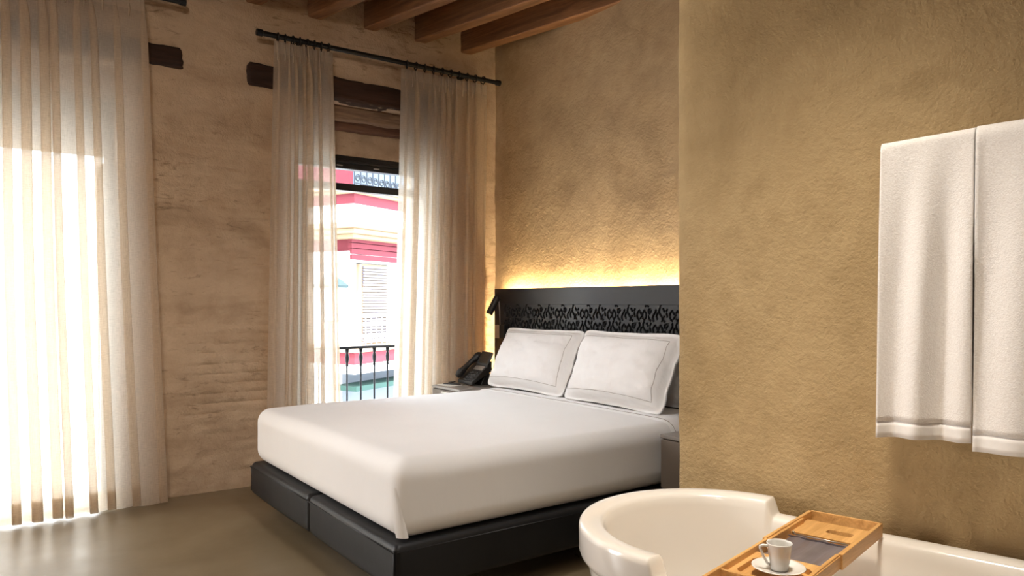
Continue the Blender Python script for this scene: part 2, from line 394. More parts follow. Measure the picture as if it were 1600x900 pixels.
# ceiling: each board is a piece
ceil = MB().box(XO, 2.4, -2.8, YB+.3, ZC+.02, ZC+.25).build('ceiling', M['board']); struct(ceil)
bd = None
for k in range(26):
    x0 = XF+.02+k*.145
    if bd is None:
        mm = MB().box(0, .138, -1.0, YB-.02, 0, .02); bd = mm.build('board', M['board'], ceil); bd.location = (x0, 0, ZC)
    else:
        c = bd.copy(); COL.objects.link(c); c.location = (x0, 0, ZC-.002*(k % 3))

# ceiling beams, at the angle of the bath wall
beam_names = {0: 'golden pine ceiling beam running into the back wall, farthest from the camera',
              1: 'pine ceiling beam second from the back wall, above the right window curtain',
              2: 'pine ceiling beam third from the back wall, above the bare stretch of curtain rod',
              3: 'pine ceiling beam fourth from the back wall, leftmost one showing at the picture top'}
for k in range(9):
    v0 = 4.015-k*.398
    L0 = -4.95 if k < 1 else -4.95
    u0 = UV.x*(-4.88)+UV.y*(3.03-.408*k)
    length = {0: 1.75, 1: 3.7, 2: 3.8, 3: 3.9, 4: 3.45}.get(k, 6.6)
    h = .18
    def dsp(P, n, k=k):
        w = .006*fbm(P[..., 0], P[..., 1]*8+P[..., 2]*5, 1.5, 40+k); return P+n*w[..., None]
    mb = MB(); mb.rbox((length/2, .0475, h/2), (length, .098, h+.01), .012, (26, 3, 3), dsp)
    o = mb.build('ceiling_beam', M['beam'], smooth=True, weld=True, loc=A(u0, v0, 3.13+.003*((k*7) % 3)), rz=TH)
    tag(o, beam_names.get(k, 'pine ceiling beam above the open floor, out of the picture overhead' if k < 5 else 'pine ceiling beam over the photographer side of the room'), 'beam', 'exposed ceiling beams')

# window frames, leaves, sills
def window(idx, a, b):
    xw0, xw1 = -5.14, -5.07
    dz = 0 if idx == 2 else .17
    m = MB(); m.box(xw0, xw1, a, b, 2.165+dz, 2.26+dz); m.box(xw0+.01, xw1+.02, a, b, 2.205+dz, 2.228+dz)
    root = struct(m.build('window_%d' % idx, M['frame_black'], bevel=.004))
    if idx == 2: MB().box(xw0, xw1, a, b, 2.005, 2.058).build('transom_bar', M['frame_black'], root, bevel=.004)
    for y0, y1 in ((a, a+.055), (b-.055, b)):
        MB().box(xw0, xw1, y0, y1, 0, 2.18+dz).build('jamb', M['frame_black'], root, bevel=.004)
    if idx != 2: MB().box(xw0-.05, xw0-.046, a+.02, b-.02, 2.09, 2.40).build('grey_sheet', M['sheet_cloth'], root)  # grey sheet added in place of the upper balcony's underside outside
    MB().box(xw0+.03, xw0+.036, a+.05, b-.05, 2.05, 2.17+dz).build('transom_pane', M['glass'], root)
    for yy in (.35, .62):
        y = a+(b-a)*yy
        MB().box(xw1+.002, xw1+.012, y, y+.045, 2.182+dz, 2.19+dz).build('catch_glint', M['silver'], root, bevel=.002)  # silver catches standing in for white reflections on the header
    MB().box(XO-.02, XF-.02, a, b, -.02, .012).build('sill', M['ext_white'], root)
    # two folding leaves, pushed open against the jambs
    for y0, s in ((a+.058, 1), (b-.058, -1)):
        lf = MB(); t = .035
        ya, yb = sorted((y0, y0+s*t))
        lf.box(xw1+.005, xw1+.045, ya, yb, .03, 2.0); lf.box(xw1+.155, xw1+.195, ya, yb, .03, 2.0)
        for z0, z1 in ((.03, .12), (.72, .78), (1.93, 2.0)): lf.box(xw1+.045, xw1+.155, ya, yb, z0, z1)
        leaf = lf.build('leaf', M['frame_black'], root)
        MB().box(xw1+.04, xw1+.16, (ya+yb)/2-.003, (ya+yb)/2+.003, .1, 1.95).build('shutter_panel', M['frame_black'], leaf)
    return root
for i, (a, b, c, d) in enumerate(OPEN): window(i+1, a, b)

# old timber lintels let into the street wall
def lintel(name, x0, x1, y0, y1, z0, z1, mat, label, seed, rough=.015):
    c = ((x0+x1)/2, (y0+y1)/2, (z0+z1)/2); sz = (x1-x0, y1-y0, z1-z0)
    def dsp(P, n):
        w = rough*fbm(P[..., 1]*1.0+c[1], P[..., 2]*6+P[..., 0]*3, 5, seed)+rough*.45*fbm(P[..., 1]*8, P[..., 2]*30, 3, seed+4)
        return P+n*w[..., None]
    mb = MB(); mb.rbox((0, 0, 0), sz, .022, (6, 60, 8), dsp)
    return tag(mb.build(name, mat, smooth=True, weld=True, loc=c), label, 'lintel', 'old timber lintels')
lintel('timber_lintel', -4.99, XF+.024, 1.40, 2.98, 2.593, 2.748, M['lintel_dark'], 'dark rough timber lintel crossing above the window by the bed', 50)
lintel('timber_lintel', -5.06, -4.955, 1.66, 2.86, 2.485, 2.60, M['lintel_grey'], 'cracked grey-brown timber under the dark lintel by the bed', 55, .012)
lintel('timber_lintel', -5.09, -4.99, 1.66, 2.86, 2.435, 2.51, M['lintel_brown'], 'lowest reddish brown timber above the plaster panel of the window by the bed', 60, .010)
lintel('timber_lintel', -4.99, XF+.024, -.75, 1.01, 2.62, 2.75, M['lintel_dark'], 'dark timber lintel stub ending right of the left curtain', 65)

# balcony railings
def balcony(a, b, label, vis):
    xr = -5.68
    r = thing('balcony_railing', label, 'railing', (xr, (a+b)/2, -.04))
    w = (b-a)/2+.25
    MB().box(-.024, .024, -w, w, .845, .865).build('top_rail', M['iron'], r, bevel=.004)
    MB().box(-.014, .014, -w, w, .10, .115).build('bottom_rail', M['iron'], r)
    n = int(2*w/.113); b0 = None
    prof = [(.0, .1), (.014, .1), (.014, .12), (.008, .125), (.008, .70), (.013, .705), (.013, .715), (.009, .72), (.016, .75), (.018, .775), (.013, .80), (.009, .81), (.015, .82), (.015, .845), (0, .845)]
    for k in range(n+1):
        y = -w+k*2*w/n
        if b0 is None: b0 = MB().lathe(prof, n=10).build('baluster', M['iron'], r, smooth=True); o = b0
        else: o = b0.copy(); COL.objects.link(o)
        o.location = (0, y, 0)
    for s in (-1, 1): MB().box(0, xr*-1-5.35*1 if False else .33, s*w-.012, s*w+.012, .845, .865).build('side_rail', M['iron'], r)
    MB().box(xr-.06, XO, a-.3, b+.3, -.14, -.04)
    return r
balcony(1.72, 2.80, 'black iron balcony railing outside the window by the bed', True)
for i, (a, b, c, d) in enumerate(OPEN[:2]):
    o = MB().box(-5.76, XO, a-.3, b+.3, -.16, -.04).build('trim_%d' % (i+1), M['ext_white']); struct(o)

# ================================================================= BED
BX0, BX1, BY0, BY1 = -4.26, -2.46, 1.25, 3.235
bed = thing('bed', 'double bed with white sheets on a black leather split base', 'bed', ((BX0+BX1)/2, (BY0+BY1)/2, 0))
W2 = (BX1-BX0)/2; L2 = (BY1-BY0)/2
Z0, Z1, Z2 = .105, .288, .592
for s in (-1, 1):
    def dsp(P, n):
        puff = np.abs(n[..., 1])*.006*np.cos(np.clip(P[..., 0]/(W2/2), -1, 1)*PI/2)+np.abs(n[..., 0])*.004
        return P+n*puff[..., None]
    b_ = MB().rbox((s*W2/2, 0, (Z0+Z1)/2), (W2-.012, 2*L2, Z1-Z0), .028, (8, 16, 3), dsp).build('base', M['leather'], bed, smooth=True, weld=True)
    # piped seam round the top of the box
    x0, x1 = s*W2/2-W2/2+.012, s*W2/2+W2/2-.012; zz = Z1-.026
    k = .002
    MB().tube([(x0-k-.004, -L2-.004, zz), (x1+k+.004, -L2-.004, zz)], .0028, 6).build('seam', M['leather'], b_, smooth=True)
    if s > 0: MB().tube([(x1+.008, -L2+.01, zz), (x1+.008, L2-.01, zz)], .0028, 6).build('seam', M['leather'], b_, smooth=True)
    MB().tube([(s*(W2-.016), -L2-.001, Z0+.02), (s*(W2-.016), -L2-.001, Z1-.02)], .0028, 6).build('seam', M['leather'], b_, smooth=True)
    for yy in (-L2+.30, .12, L2-.25):
        MB().lathe([(.0, 0), (.026, 0), (.028, .006), (.026, .012), (.024, Z0+.01), (0, Z0+.01)], (s*(W2-.09), yy, 0), 16).build('leg', M['rod_black'], bed, smooth=False)
# mattress wrapped in the white sheet
def dmat(P, n):
    top = np.clip(n[..., 2], 0, 1); side = 1-np.abs(n[..., 2])
    d = .006*fbm(P[..., 0], P[..., 1], 2.2, 70)*top
    # crown of the top and soft hang of the sides
    crown = .012*(1-(P[..., 0]/W2)**2)*(1-(P[..., 1]/L2)**2)*top
    zr = (P[..., 2]+.152)/.304
    fold = .004*fbm(P[..., 0]*6+P[..., 1]*6, zr, .9, 73)*side*(1-.4*zr)
    pull = -.010*side*np.clip(.25-zr, 0, 1)*4*.35
    Q = P+n*(fold+pull)[..., None]; Q[..., 2] += d+crown; return Q
mat_ = MB().rbox((0, .005, (Z1+Z2)/2+.002), (2*W2-.03, 2*L2-.02, Z2-Z1), .075, (46, 50, 12), dmat).build('sheeted_mattress', M['sheet'], bed, smooth=True, weld=True)
# tucked corner fold of the sheet at the foot
# a long thin flap lying on the mattress corner
fl = MB(); Q = []
for i in range(15):
    t = i/14; ang = -.30+.62*t; z = Z2-.10-t*(Z2-Z1-.115)
    row_ = []
    for j in range(7):
        a_ = ang-.55+j*.11; rr_ = .0745+(.003*math.sin(PI*j/6)+.003*(j/6)**3)*(.3+.7*t) if j < 6 else .072
        row_.append((W2-.015-.075+rr_*math.cos(a_-PI/4), -L2+.015+.075+rr_*math.sin(a_-PI/4), z))
    Q.append(row_)
fl.grid(np.array(Q)); fl.build('corner_fold', M['sheet'], bed, smooth=True)
# turned-down top sheet with its stitched border line
ts = MB(); xs_ = np.linspace(-W2-.004, W2+.004, 60); yt = np.linspace(L2-.47, L2-.30, 12)
def topz(x, y): return Z2+.0035+.012*(1-(x/W2)**2)*(1-(y/L2)**2)+.006*fbm(np.array(x), np.array(y), 2.2, 70)
def sheet_pt(x, y, lift):
    ax = abs(x); r = .075; lim = W2-.015-r
    if ax <= lim: return (x, y, float(topz(x, y))+lift)
    ang = min((ax-lim)/r, 1.5); return (math.copysign(lim+(r+lift+.003)*math.sin(ang), x), y, Z2-r+.003+(r+lift)*math.cos(ang))
G = [[sheet_pt(x, y, .006 if 0 < j < 11 else -.004) for j, y in enumerate(yt)] for x in np.linspace(-W2-.06, W2+.06, 70)]
ts.grid(np.array(G)); ts.build('turned_down_sheet', M['sheet'], bed, smooth=True)
for yy in (L2-.445, ):
    MB().tube([sheet_pt(x, yy, .0068) for x in np.linspace(-W2-.03, W2+.03, 60)], .0016, 5).build('stitch_line', M['stitch'], bed, smooth=True)

# pillows
def pillow(name, label, cx, y0, z0, w, h, lean, yaw, seed, thick=.15, roll=0, flange=.022, inset=.058, stitch=True):
    n1, n2 = 56, 44
    s = np.linspace(-1, 1, n1); t = np.linspace(-1, 1, n2); S, T = np.meshgrid(s, t, indexing='ij')
    fx, fy = 1-2*flange/w, 1-2*flange/h
    e = np.clip(1-np.abs(S/fx)**2.8, 0, 1)*np.clip(1-np.abs(T/fy)**2.8, 0, 1); th = thick/2*np.sqrt(e)**.95+.004
    # pillowcase pulled in along its sides, corners drawn out
    X = S*w/2*(1-.035*(1-T**2))*(1-.05*T**8*(S**8)); Z = T*h/2*(1-.07*(1-S**2))*(1-.07*S**8*T**8)
    wr = .016*fbm(S*2, T*2, 1.6, seed)+.012*fbm((S+T)*3, (S-T)*1.2, 1.6, seed+3)*(np.abs(S*T)+.25)
    edge_w = (np.abs(S)**6+np.abs(T)**6)
    bend = .022*fbm(S*1.5, T*1.5, 1.2, seed+8)*np.clip(edge_w, 0, 1)
    sag = -.03*np.clip(-T, 0, 1)**2
    front = np.stack([X, -(th+wr*(e > 0))+bend+sag*0, Z], -1); back = np.stack([X, th+bend, Z], -1)
    m = MB(); m.grid(front); m.grid(back[::-1])
    o = thing(name, label, 'pillow', (cx, y0, z0), 0, 'bed pillows')
    R = Matrix.Rotation(yaw, 4, 'Z') @ Matrix.Rotation(-lean, 4, 'X') @ Matrix.Rotation(roll, 4, 'Y') @ Matrix.Translation((0, 0, h/2))
    c = m.build('pillowcase', M['pillow'], o, smooth=True, weld=True); c.data.transform(R)
    if stitch:
        loop = []
        q = lambda a, b: (a*(1-2*inset/w), b*(1-2*inset/h))
        path = [q(a, 1) for a in np.linspace(-1, 1, 40)]+[q(1, b) for b in np.linspace(1, -1, 30)[1:]]+[q(a, -1) for a in np.linspace(1, -1, 40)[1:]]+[q(-1, b) for b in np.linspace(-1, 1, 30)[1:-1]]
        for a, b in path:
            i = min(max((a+1)/2*(n1-1), 0), n1-1.001); j = min(max((b+1)/2*(n2-1), 0), n2-1.001); i0, j0 = int(i), int(j); di, dj = i-i0, j-j0
            p = front[i0, j0]*(1-di)*(1-dj)+front[i0+1, j0]*di*(1-dj)+front[i0, j0+1]*(1-di)*dj+front[i0+1, j0+1]*di*dj
            loop.append((p[0], p[1]-.0008, p[2]))
        so = MB().tube(loop, .0012, 5, closed=True).build('stitch_line', M['stitch'], o, smooth=True); so.data.transform(R)
    return o
ZP = Z2+.008
pillow('pillow', 'white pillow nearest the window, leaning against its twin behind', -3.872, 2.885, ZP, .84, .46, math.radians(25), 0, 80, thick=.20)
pillow('pillow', 'white pillow nearest the bath wall, leaning in front', -3.040, 2.862, ZP, .83, .465, math.radians(24), math.radians(-2), 90, thick=.20)
pillow('pillow', 'white pillow hidden behind the pillow nearest the window', -3.80, 3.178, ZP-.016, .74, .395, math.radians(1.5), 0, 100, .075, stitch=False)
pillow('pillow', 'white pillow behind the front one, peeking out beside the bath wall', -2.86, 3.178, ZP-.016, .80, .405, math.radians(1.5), 0, 110, .075, stitch=False)

# headboard with carved arabesque band
HX0, HX1, HYF = -4.725, -1.95, 3.252
hb = thing('headboard', 'black headboard with carved arabesque band and warm back light', 'headboard', ((HX0+HX1)/2, HYF, 0))
HW = (HX1-HX0)/2; HZ = 1.292
MB().box(-HW, HW, .016, .040, .0, HZ).build('panel', M['headboard'], hb, bevel=.002)
MB().box(-HW, HW, 0, .017, 1.175, HZ).build('top_rail', M['headboard'], hb, bevel=.002)
MB().box(-HW, -HW+.11, 0, .017, 0, 1.176).build('side_panel', M['headboard'], hb, bevel=.002)
MB().box(HW-.11, HW, 0, .017, 0, 1.176).build('side_panel', M['headboard'], hb, bevel=.002)
# carved relief: raised board cut through by curls
xg = np.arange(-HW+.105, HW-.104, .0038); zg = np.arange(.70, 1.1765, .0038)
Xq, Zq = np.meshgrid(xg, zg, indexing='ij')
TX, TZ = .262, .176
def seg_mask(px, pz):
    """distance to the curls of one tile, px in 0..TX, pz in 0..TZ"""
    d = np.full(px.shape, 9.0)
    def stroke(pts):
        nonlocal d
        for (ax, az), (bx, bz) in zip(pts[:-1], pts[1:]):
            vx, vz = bx-ax, bz-az; L = vx*vx+vz*vz+1e-12
            t = np.clip(((px-ax)*vx+(pz-az)*vz)/L, 0, 1)
            d = np.minimum(d, np.hypot(px-ax-t*vx, pz-az-t*vz))
    def scurve(x, z, hgt, amp, k=12, f=1.0):
        return [(x+amp*math.sin(2*PI*f*i/k), z+hgt*i/k) for i in range(k+1)]
    def arc(x, z, r, a0, a1, k=10, sq=1.0):
        return [(x+r*math.cos(a0+(a1-a0)*i/k), z+sq*r*math.sin(a0+(a1-a0)*i/k)) for i in range(k+1)]
    for oz in (-TZ, 0, TZ):
        for ox in (-TX, 0, TX):
            q = lambda pts: [(a+ox, b+oz) for a, b in pts]
            for bx, bz in ((0, 0), (TX/2, TZ/2)):
                f = lambda pts: q([(bx+a, bz+b) for a, b in pts])
                stroke(f(arc(-.010, 0, .027, .60*PI, 1.40*PI, sq=1.1)))               # round brackets
                stroke(f(arc(.012, 0, .027, .40*PI, -.40*PI, sq=1.1)))
                for p, r in (((-.010, .019), (-.004, .011)), ((.012, .017), (.006, .005)), ((-.009, -.018), (-.002, -.008)), ((.011, -.016), (.006, -.008))): stroke(f([p, r]))
                stroke(f([(.056, .034), (.056, .016)])); stroke(f([(.064, .036), (.080, .038), (.076, .026), (.068, .012)]))   # hook
                stroke(f([(.056, -.006), (.062, -.022), (.076, -.030)]))
                stroke(f([(.110+.008*math.sin(2*PI*i/11+.4)-.014*i/11, .040-.072*i/11) for i in range(12)]))                  # S and its mirror
                stroke(f([(.146+.009*math.sin(2*PI*i/11+2.8)+.016*i/11, .046-.078*i/11) for i in range(12)]))
                stroke(f([(.128, .012), (.122, -.006), (.128, -.020)]))
                stroke(f([(.174, .040), (.184, .026)])); stroke(f([(.182, -.004), (.176, -.020), (.186, -.034)]))
                stroke(f([(.200, .012), (.206, -.006)])); stroke(f([(.208, .040), (.202, .030)]))
    return d
px = np.mod(Xq+HW, TX); pz = np.mod(Zq-.76, TZ)
D = seg_mask(px, pz)
top_fade = np.clip((1.162+.018*np.sin((Xq+HW)/TX*4*PI)-Zq)/.006, 0, 1)*np.clip((Zq-.715)/.01, 0, 1)*np.clip((HW-.125-np.abs(Xq))/.01, 0, 1)
cut = np.clip((.0066-D)/.0018, 0, 1)*top_fade
Ry = 0+.0145*cut
m = MB(); m.grid(np.stack([Xq, Ry, Zq], -1)); rel = m.build('carved_relief', M['headboard'], hb, smooth=False)
for p in rel.data.polygons: p.use_smooth = False
MB().box(-HW+.105, HW-.105, 0, .016, 0, .704).build('lower_panel', M['headboard'], hb)
# warm light strip behind it
led = MB(); led.box(-HW+.04, HW-.05, .042, .058, HZ-.046, HZ-.043); led.build('light_strip', M['led'], hb)
led = MB(); led.box(-HW+.05, -HW+.075, .050, .058, .35, HZ-.12); led.build('light_strip', M['led'], hb)

# reading lamp on the headboard
rl = thing('reading_lamp', 'black tubular reading lamp on the window end of the headboard', 'lamp', (-4.615, 3.25, 1.015))
MB().box(-.032, .030, -.050, 0, -.10, 0).build('switch_plate', M['taupe'], rl, bevel=.003)
MB().box(.030, .095, -.052, 0, -.102, .002).build('holder', M['phone'], rl, bevel=.003)
MB().tube([(.012, -.03, 0), (.014, -.035, .10), (.016, -.045, .20)], .0035, 8).build('stem', M['silver'], rl, smooth=True)
hd = MB(); hd.tube([(.006, -.046, .222), (.002, -.052, .205), (-.034, -.100, .085)], [.015, .027, .027], 16); hl = hd.build('shade', M['phone'], rl, smooth=True); smooth_by_angle(hl)
MB().tube([(.016, -.03, .195), (.004, -.06, .205)], .009, 8).build('joint', M['phone'], rl, smooth=True)

# nightstands
def nightstand(x0, x1, y0, label, h=.565):
    r = thing('nightstand', label, 'nightstand', ((x0+x1)/2, (y0+3.22)/2, 0), 0, 'nightstands')
    w = (x1-x0)/2; d = (3.22-y0)/2
    MB().box(-w, w, -d+.02, d, .06, h-.018).build('body', M['night'], r, bevel=.003)
    MB().box(-w, w, -d, d, h-.018, h).build('top', M['night_top'], r, bevel=.003)
    for z0, z1 in ((.07, .30), (.31, h-.024)):
        dr = MB().box(-w+.004, w-.004, -d+.002, -d+.021, z0, z1).build('drawer', M['night'], r, bevel=.002)
        MB().box(-.05, .05, -d-.006, -d+.003, z1-.02, z1-.012).build('handle', M['silver'], dr)
    MB().box(-w+.03, w-.03, -d+.05, d, 0, .06).build('plinth', M['phone'], r)
    return r
nightstand(-4.665, -4.285, 2.66, 'grey nightstand carrying the telephone, between bed and curtain', .592)
nightstand(-2.43, -1.97, 2.63, 'grey nightstand between the bed and the bath wall')

# telephone
ph = thing('desk_phone', 'black desk telephone with tilted screen on the nightstand', 'telephone', (-4.505, 2.93, .592), math.radians(-6)); ph.scale = (1.12,)*3
def wedge(x0, x1, y0, y1, z0a, z1a, z0b, z1b):   # front (y0) heights, back (y1) heights
    return MB().hexa([(x0, y0, z0a), (x1, y0, z0a), (x1, y1, z0b), (x0, y1, z0b)], [(x0, y0, z1a), (x1, y0, z1a), (x1, y1, z1b), (x0, y1, z1b)])
wedge(-.105, .10, -.075, .07, .004, .024, .090, .155).build('body', M['phone'], ph, bevel=.004)
MB().hexa([(-.06, .0, 0), (.08, .0, 0), (.08, .11, 0), (-.06, .11, 0)], [(-.05, .03, .07), (.07, .03, .07), (.07, .06, .09), (-.05, .06, .09)]).build('foot', M['phone'], ph, bevel=.003)
# handset on the left
hs = MB(); hpts = [(-.082, -.092+.180*t, .048+.142*t+.010*math.sin(PI*t)) for t in np.linspace(0, 1, 12)]
hs.tube(hpts, [.016, .026, .026, .021, .018, .017, .017, .018, .021, .026, .026, .016], 12); hs.build('handset', M['phone'], ph, smooth=True)
scr = wedge(-.045, .112, .030, .075, .112, .130, .195, .212).build('screen_bezel', M['phone'], ph, bevel=.003)
wedge(-.034, .100, .035, .071, .1380, .1415, .2040, .2075).build('screen', M['phone_screen'], scr)
wedge(-.035, .085, .004, .028, .0960, .0985, .1176, .1200).build('navigation_pad', M['silver'], ph)
key0 = None
for r_ in range(4):
    for c_ in range(5):
        if key0 is None:
            key0 = MB().rbox((0, 0, 0), (.017, .011, .006), .002, (1, 1, 1)).build('key', M['phone_key'], ph, smooth=True, weld=True); o = key0
        else: o = key0.copy(); COL.objects.link(o)
        y = -.064+.016*r_; o.location = (-.035+.025*c_, y, .0262+(y+.075)*.903); o.rotation_euler = (math.atan(.903), 0, 0)
MB().tube([(-.10, -.095, .012), (-.125, -.11, .008), (-.13, -.13, .006), (-.10, -.14, .006), (-.085, -.115, .01)], .004, 8).build('cord', M['phone'], ph, smooth=True)
MB().box(.06, .105, .09, .10, 0, .012).build('label_strip', M['paper'], ph)
o = MB().box(-.075, .075, -.055, .055, 0, .006).build('notepad', M['paper'], loc=(-4.555, 2.745, .592), rz=math.radians(10), bevel=.001)
tag(o, 'white notepad lying in front of the telephone', 'notepad')
o = MB().tube([(0, -.07, .0045), (0, .055, .0045), (0, .07, .0035)], [.0045, .0045, .001], 8).build('pen', M['phone'], loc=(-4.535, 2.755, .598), rz=math.radians(-55), smooth=True)
tag(o, 'black pen lying across the notepad', 'pen')

# ================================================================= CURTAINS
def curtain(label, yt0, yt1, yb0, yb1, ztop, folds, seed, xc=-4.73, amp=.045, zbot=.012, over=.55, flat_end=1.0):
    r = thing('sheer_curtain', label, 'curtain', (xc, (yb0+yb1)/2, 0), 0, 'sheer linen curtains')
    yc = (yb0+yb1)/2
    ns = folds*26+1; nt_ = 64
    rg = np.random.RandomState(seed)
    s = np.linspace(0, 1, ns); wid = .45+1.1*rg.rand(folds); cum = np.concatenate([[0], np.cumsum(wid)]); cum /= cum[-1]
    k = np.clip(np.searchsorted(cum, s, 'right')-1, 0, folds-1); loc = (s-cum[k])/(cum[k+1]-cum[k])
    ampf = .2+1.15*rg.rand(folds); ampf[-1] = .15; ampf[0] = .15; ampf[-2] *= flat_end; ampf = ampf[k]
    phs = 2*PI*loc
    jit = rg.rand(folds)[k]-.5
    FL = .58
    q = np.clip((loc-FL)/(1-FL), 0, 1); flat = np.clip(loc/FL, 0, 1)
    def surf(t):     # t: 0 top .. 1 bottom
        y0 = yt0+(yb0-yt0)*t; y1 = yt1+(yb1-yt1)*t
        pinch = math.exp(-(t/.05)**2)
        a = amp*ampf*(1-.5*pinch)*(1+.35*t)
        yy = cum[k]+(cum[k+1]-cum[k])*np.clip(flat, 0, 1)
        lean = (.10+.5*jit)*(1-pinch)
        pitch = (y1-y0)/folds
        y = y0+(y1-y0)*yy+pitch*((.16-.08*pinch)*np.sin(2*PI*q)+lean*np.sin(PI*q))
        x = a*np.sin(PI*q)**.8-.25*a*np.sin(PI*flat)
        x = x+t*(.012*np.sin(2.3*s*PI+seed+t*2.2)+.022*vnoise(s*folds*.7, np.full_like(s, t*1.5), 1.0, seed))
        y = y+(.040*t*vnoise(s*folds*.45, np.full_like(s, t*1.5), .9, seed+5)+.03*t*(1-t)*vnoise(s*folds*.3, np.full_like(s, t*2.5), 1, seed+9))*np.clip(np.sin(PI*s)*3, 0, 1)
        return x, y-yc
    zs_ = ztop+(zbot-ztop)*np.linspace(0, 1, nt_)**1.0
    G = []
    for j in range(nt_):
        x, y = surf(j/(nt_-1)); z = np.full(ns, zs_[j])
        if j == nt_-1: z = z+.006*np.sin(phs*1.0+seed)
        G.append(np.stack([x, y, z], -1))
    G = np.array(G)
    m = MB(); m.grid(G); m.build('fabric', M['sheer'], r, smooth=True)
    # heading tape with pinch pleats, and the doubled hem
    def strip(t0, t1, off, name, n=5):
        Q = []
        for t in np.linspace(t0, t1, n):
            x, y = surf(t); Q.append(np.stack([x+off, y, np.full(ns, ztop+(zbot-ztop)*t)], -1))
        mm = MB(); mm.grid(np.array(Q)); mm.build(name, M['tape'] if name == 'heading_tape' else M['sheer'], r, smooth=True)
    strip(0, .026, .003, 'heading_tape'); strip(.962, .999, .0035, 'hem'); 
    # pinch pleats: little upright tucks hanging from the tape
    for f in range(folds):
        sc_ = (cum[f]+cum[f+1])/2; yy = yt0+(yt1-yt0)*sc_-yc
        tk = MB(); top = ztop-.004; 
        tk.tube([(.012, yy, top), (.020, yy, top-.04), (.026, yy+.002, top-.075), (.014, yy+.003, top-.12)], [.006, .004, .007, .003], 8)
        tk.build('pleat', M['tape'], r, smooth=True)
    return r
curtain('sheer linen curtain filling the left edge, reaching the floor', -.78, .765, -.82, .875, 2.955, 13, 3, -4.715, .056, flat_end=.3)
curtain('sheer linen curtain left of the open window by the bed', 1.535, 1.925, 1.475, 1.985, 2.872, 8, 12, -4.73, .060)
curtain('sheer linen curtain right of the open window, beside the headboard', 2.455, 3.185, 2.385, 3.145, 2.872, 10, 21, -4.748, .036)

def rod(y0, y1, z, label, spans):
    r = thing('curtain_rod', label, 'curtain rod', (-4.73, (y0+y1)/2, z), 0, 'curtain rods')
    h = (y1-y0)/2; yc = (y0+y1)/2
    ro = MB().tube([(0, -h, 0), (0, h, 0)], .0165, 14).build('pole', M['rod_black'], r, smooth=True); smooth_by_angle(ro)
    for s in (-1, 1):
        e = MB().tube([(0, s*(h-.035), 0), (0, s*(h-.03), 0), (0, s*(h+.006), 0)], [.0165, .022, .022], 14).build('finial', M['rod_black'], r, smooth=True); smooth_by_angle(e)
        yb_ = s*(h-.30)
        MB().tube([(XF+4.73+.002, yb_, 0), (.0, yb_, 0)], .010, 8).build('bracket', M['rod_black'], r, smooth=True)
        MB().tube([(XF+4.73-.004, yb_, 0), (XF+4.73+.014, yb_, 0)], .026, 12).build('bracket_plate', M['rod_black'], r, smooth=True)
    g0 = None
    for a, b, n in spans:
        for k in range(n):
            y = a+(b-a)*(k+.5)/n-yc
            if g0 is None:
                g0 = MB().tube([(.026*math.cos(2*PI*q/14), 0, .026*math.sin(2*PI*q/14)) for q in range(14)], .0048, 6, closed=True)
                g0.tube([(.0, 0, -.026), (.004, 0, -.036)], .003, 6); g0 = g0.build('ring', M['rod_black'], r, smooth=True); o = g0
            else: o = g0.copy(); COL.objects.link(o)
            o.location = (0, y, -.004); o.rotation_euler = (0, 0, random.uniform(-.25, .25))
    return r
rod(1.43, 3.30, 2.905, 'black curtain rod above the window by the bed', [(1.535, 1.925, 8), (2.455, 3.185, 10)])
rod(-1.15, 1.0, 2.99, 'black curtain rod above the left window, mostly out of frame', [(-.78, .765, 13)])

# ================================================================= BATHTUB
tub = thing('bathtub', 'white freestanding bathtub with stepped rounded rim by the bath wall', 'bathtub', A(-.97, 2.0, 0), TH)
TL, TR = 0.0, 1.02            # centres of the end curves (local u)
RO = .402
arc1 = [(-PI/2-PI*k/44) for k in range(45)]
outline = [('a', TL, -PI/2-PI*k/44) for k in range(45)]      # left end, from the near side round to the wall side
def smst(a, b, x): t = np.clip((x-a)/(b-a), 0, 1); return t*t*(3-2*t)
us_dense = sorted(set([round(x, 4) for x in np.concatenate([np.linspace(0, .07, 26), np.linspace(.07, TR-.07, 16), np.linspace(TR-.07, TR, 20)])]))
def ring(r, z_of, su=1.0):
    P = []
    for k in range(45):
        a = -PI/2-PI*k/44; P.append((TL+r*math.cos(a)*su, r*math.sin(a)))
    for u in us_dense[1:-1]: P.append((u, r))
    for k in range(45):
        a = PI/2-PI*k/44; P.append((TR+r*math.cos(a)*su, r*math.sin(a)))
    for u in reversed(us_dense[1:-1]): P.append((u, -r))
    return [(x, y, z_of(x)) for x, y in P]
def rim(u): return .556-.052*smst(.004, .030, u)*(1-smst(TR-.03, TR-.004, u))
rings = []
for off, zf in [(.20, lambda u: .0), (.115, lambda u: .0), (.105, lambda u: .012), (.034, lambda u: .40), (.026, lambda u: rim(u)-.120), (.020, lambda u: rim(u)-.108),
                (.005, lambda u: rim(u)-.094), (.001, lambda u: rim(u)-.082), (0.0, lambda u: rim(u)-.02), (.0015, lambda u: rim(u)-.009), (.006, lambda u: rim(u)-.0025), (.014, lambda u: rim(u)),
                (.035, lambda u: rim(u)-.001), (.060, lambda u: rim(u)-.004), (.068, lambda u: rim(u)-.008), (.074, lambda u: rim(u)-.018), (.080, lambda u: rim(u)-.04),
                (.095, lambda u: .36), (.115, lambda u: .24), (.14, lambda u: .17), (.18, lambda u: .135), (.24, lambda u: .125), (.40, lambda u: .12)]:
    rings.append(ring(RO-off, zf))
m = MB(); m.grid(np.array(rings), closed_v=True)
t_ = m.build('shell', M['acrylic'], tub, smooth=True, weld=True)
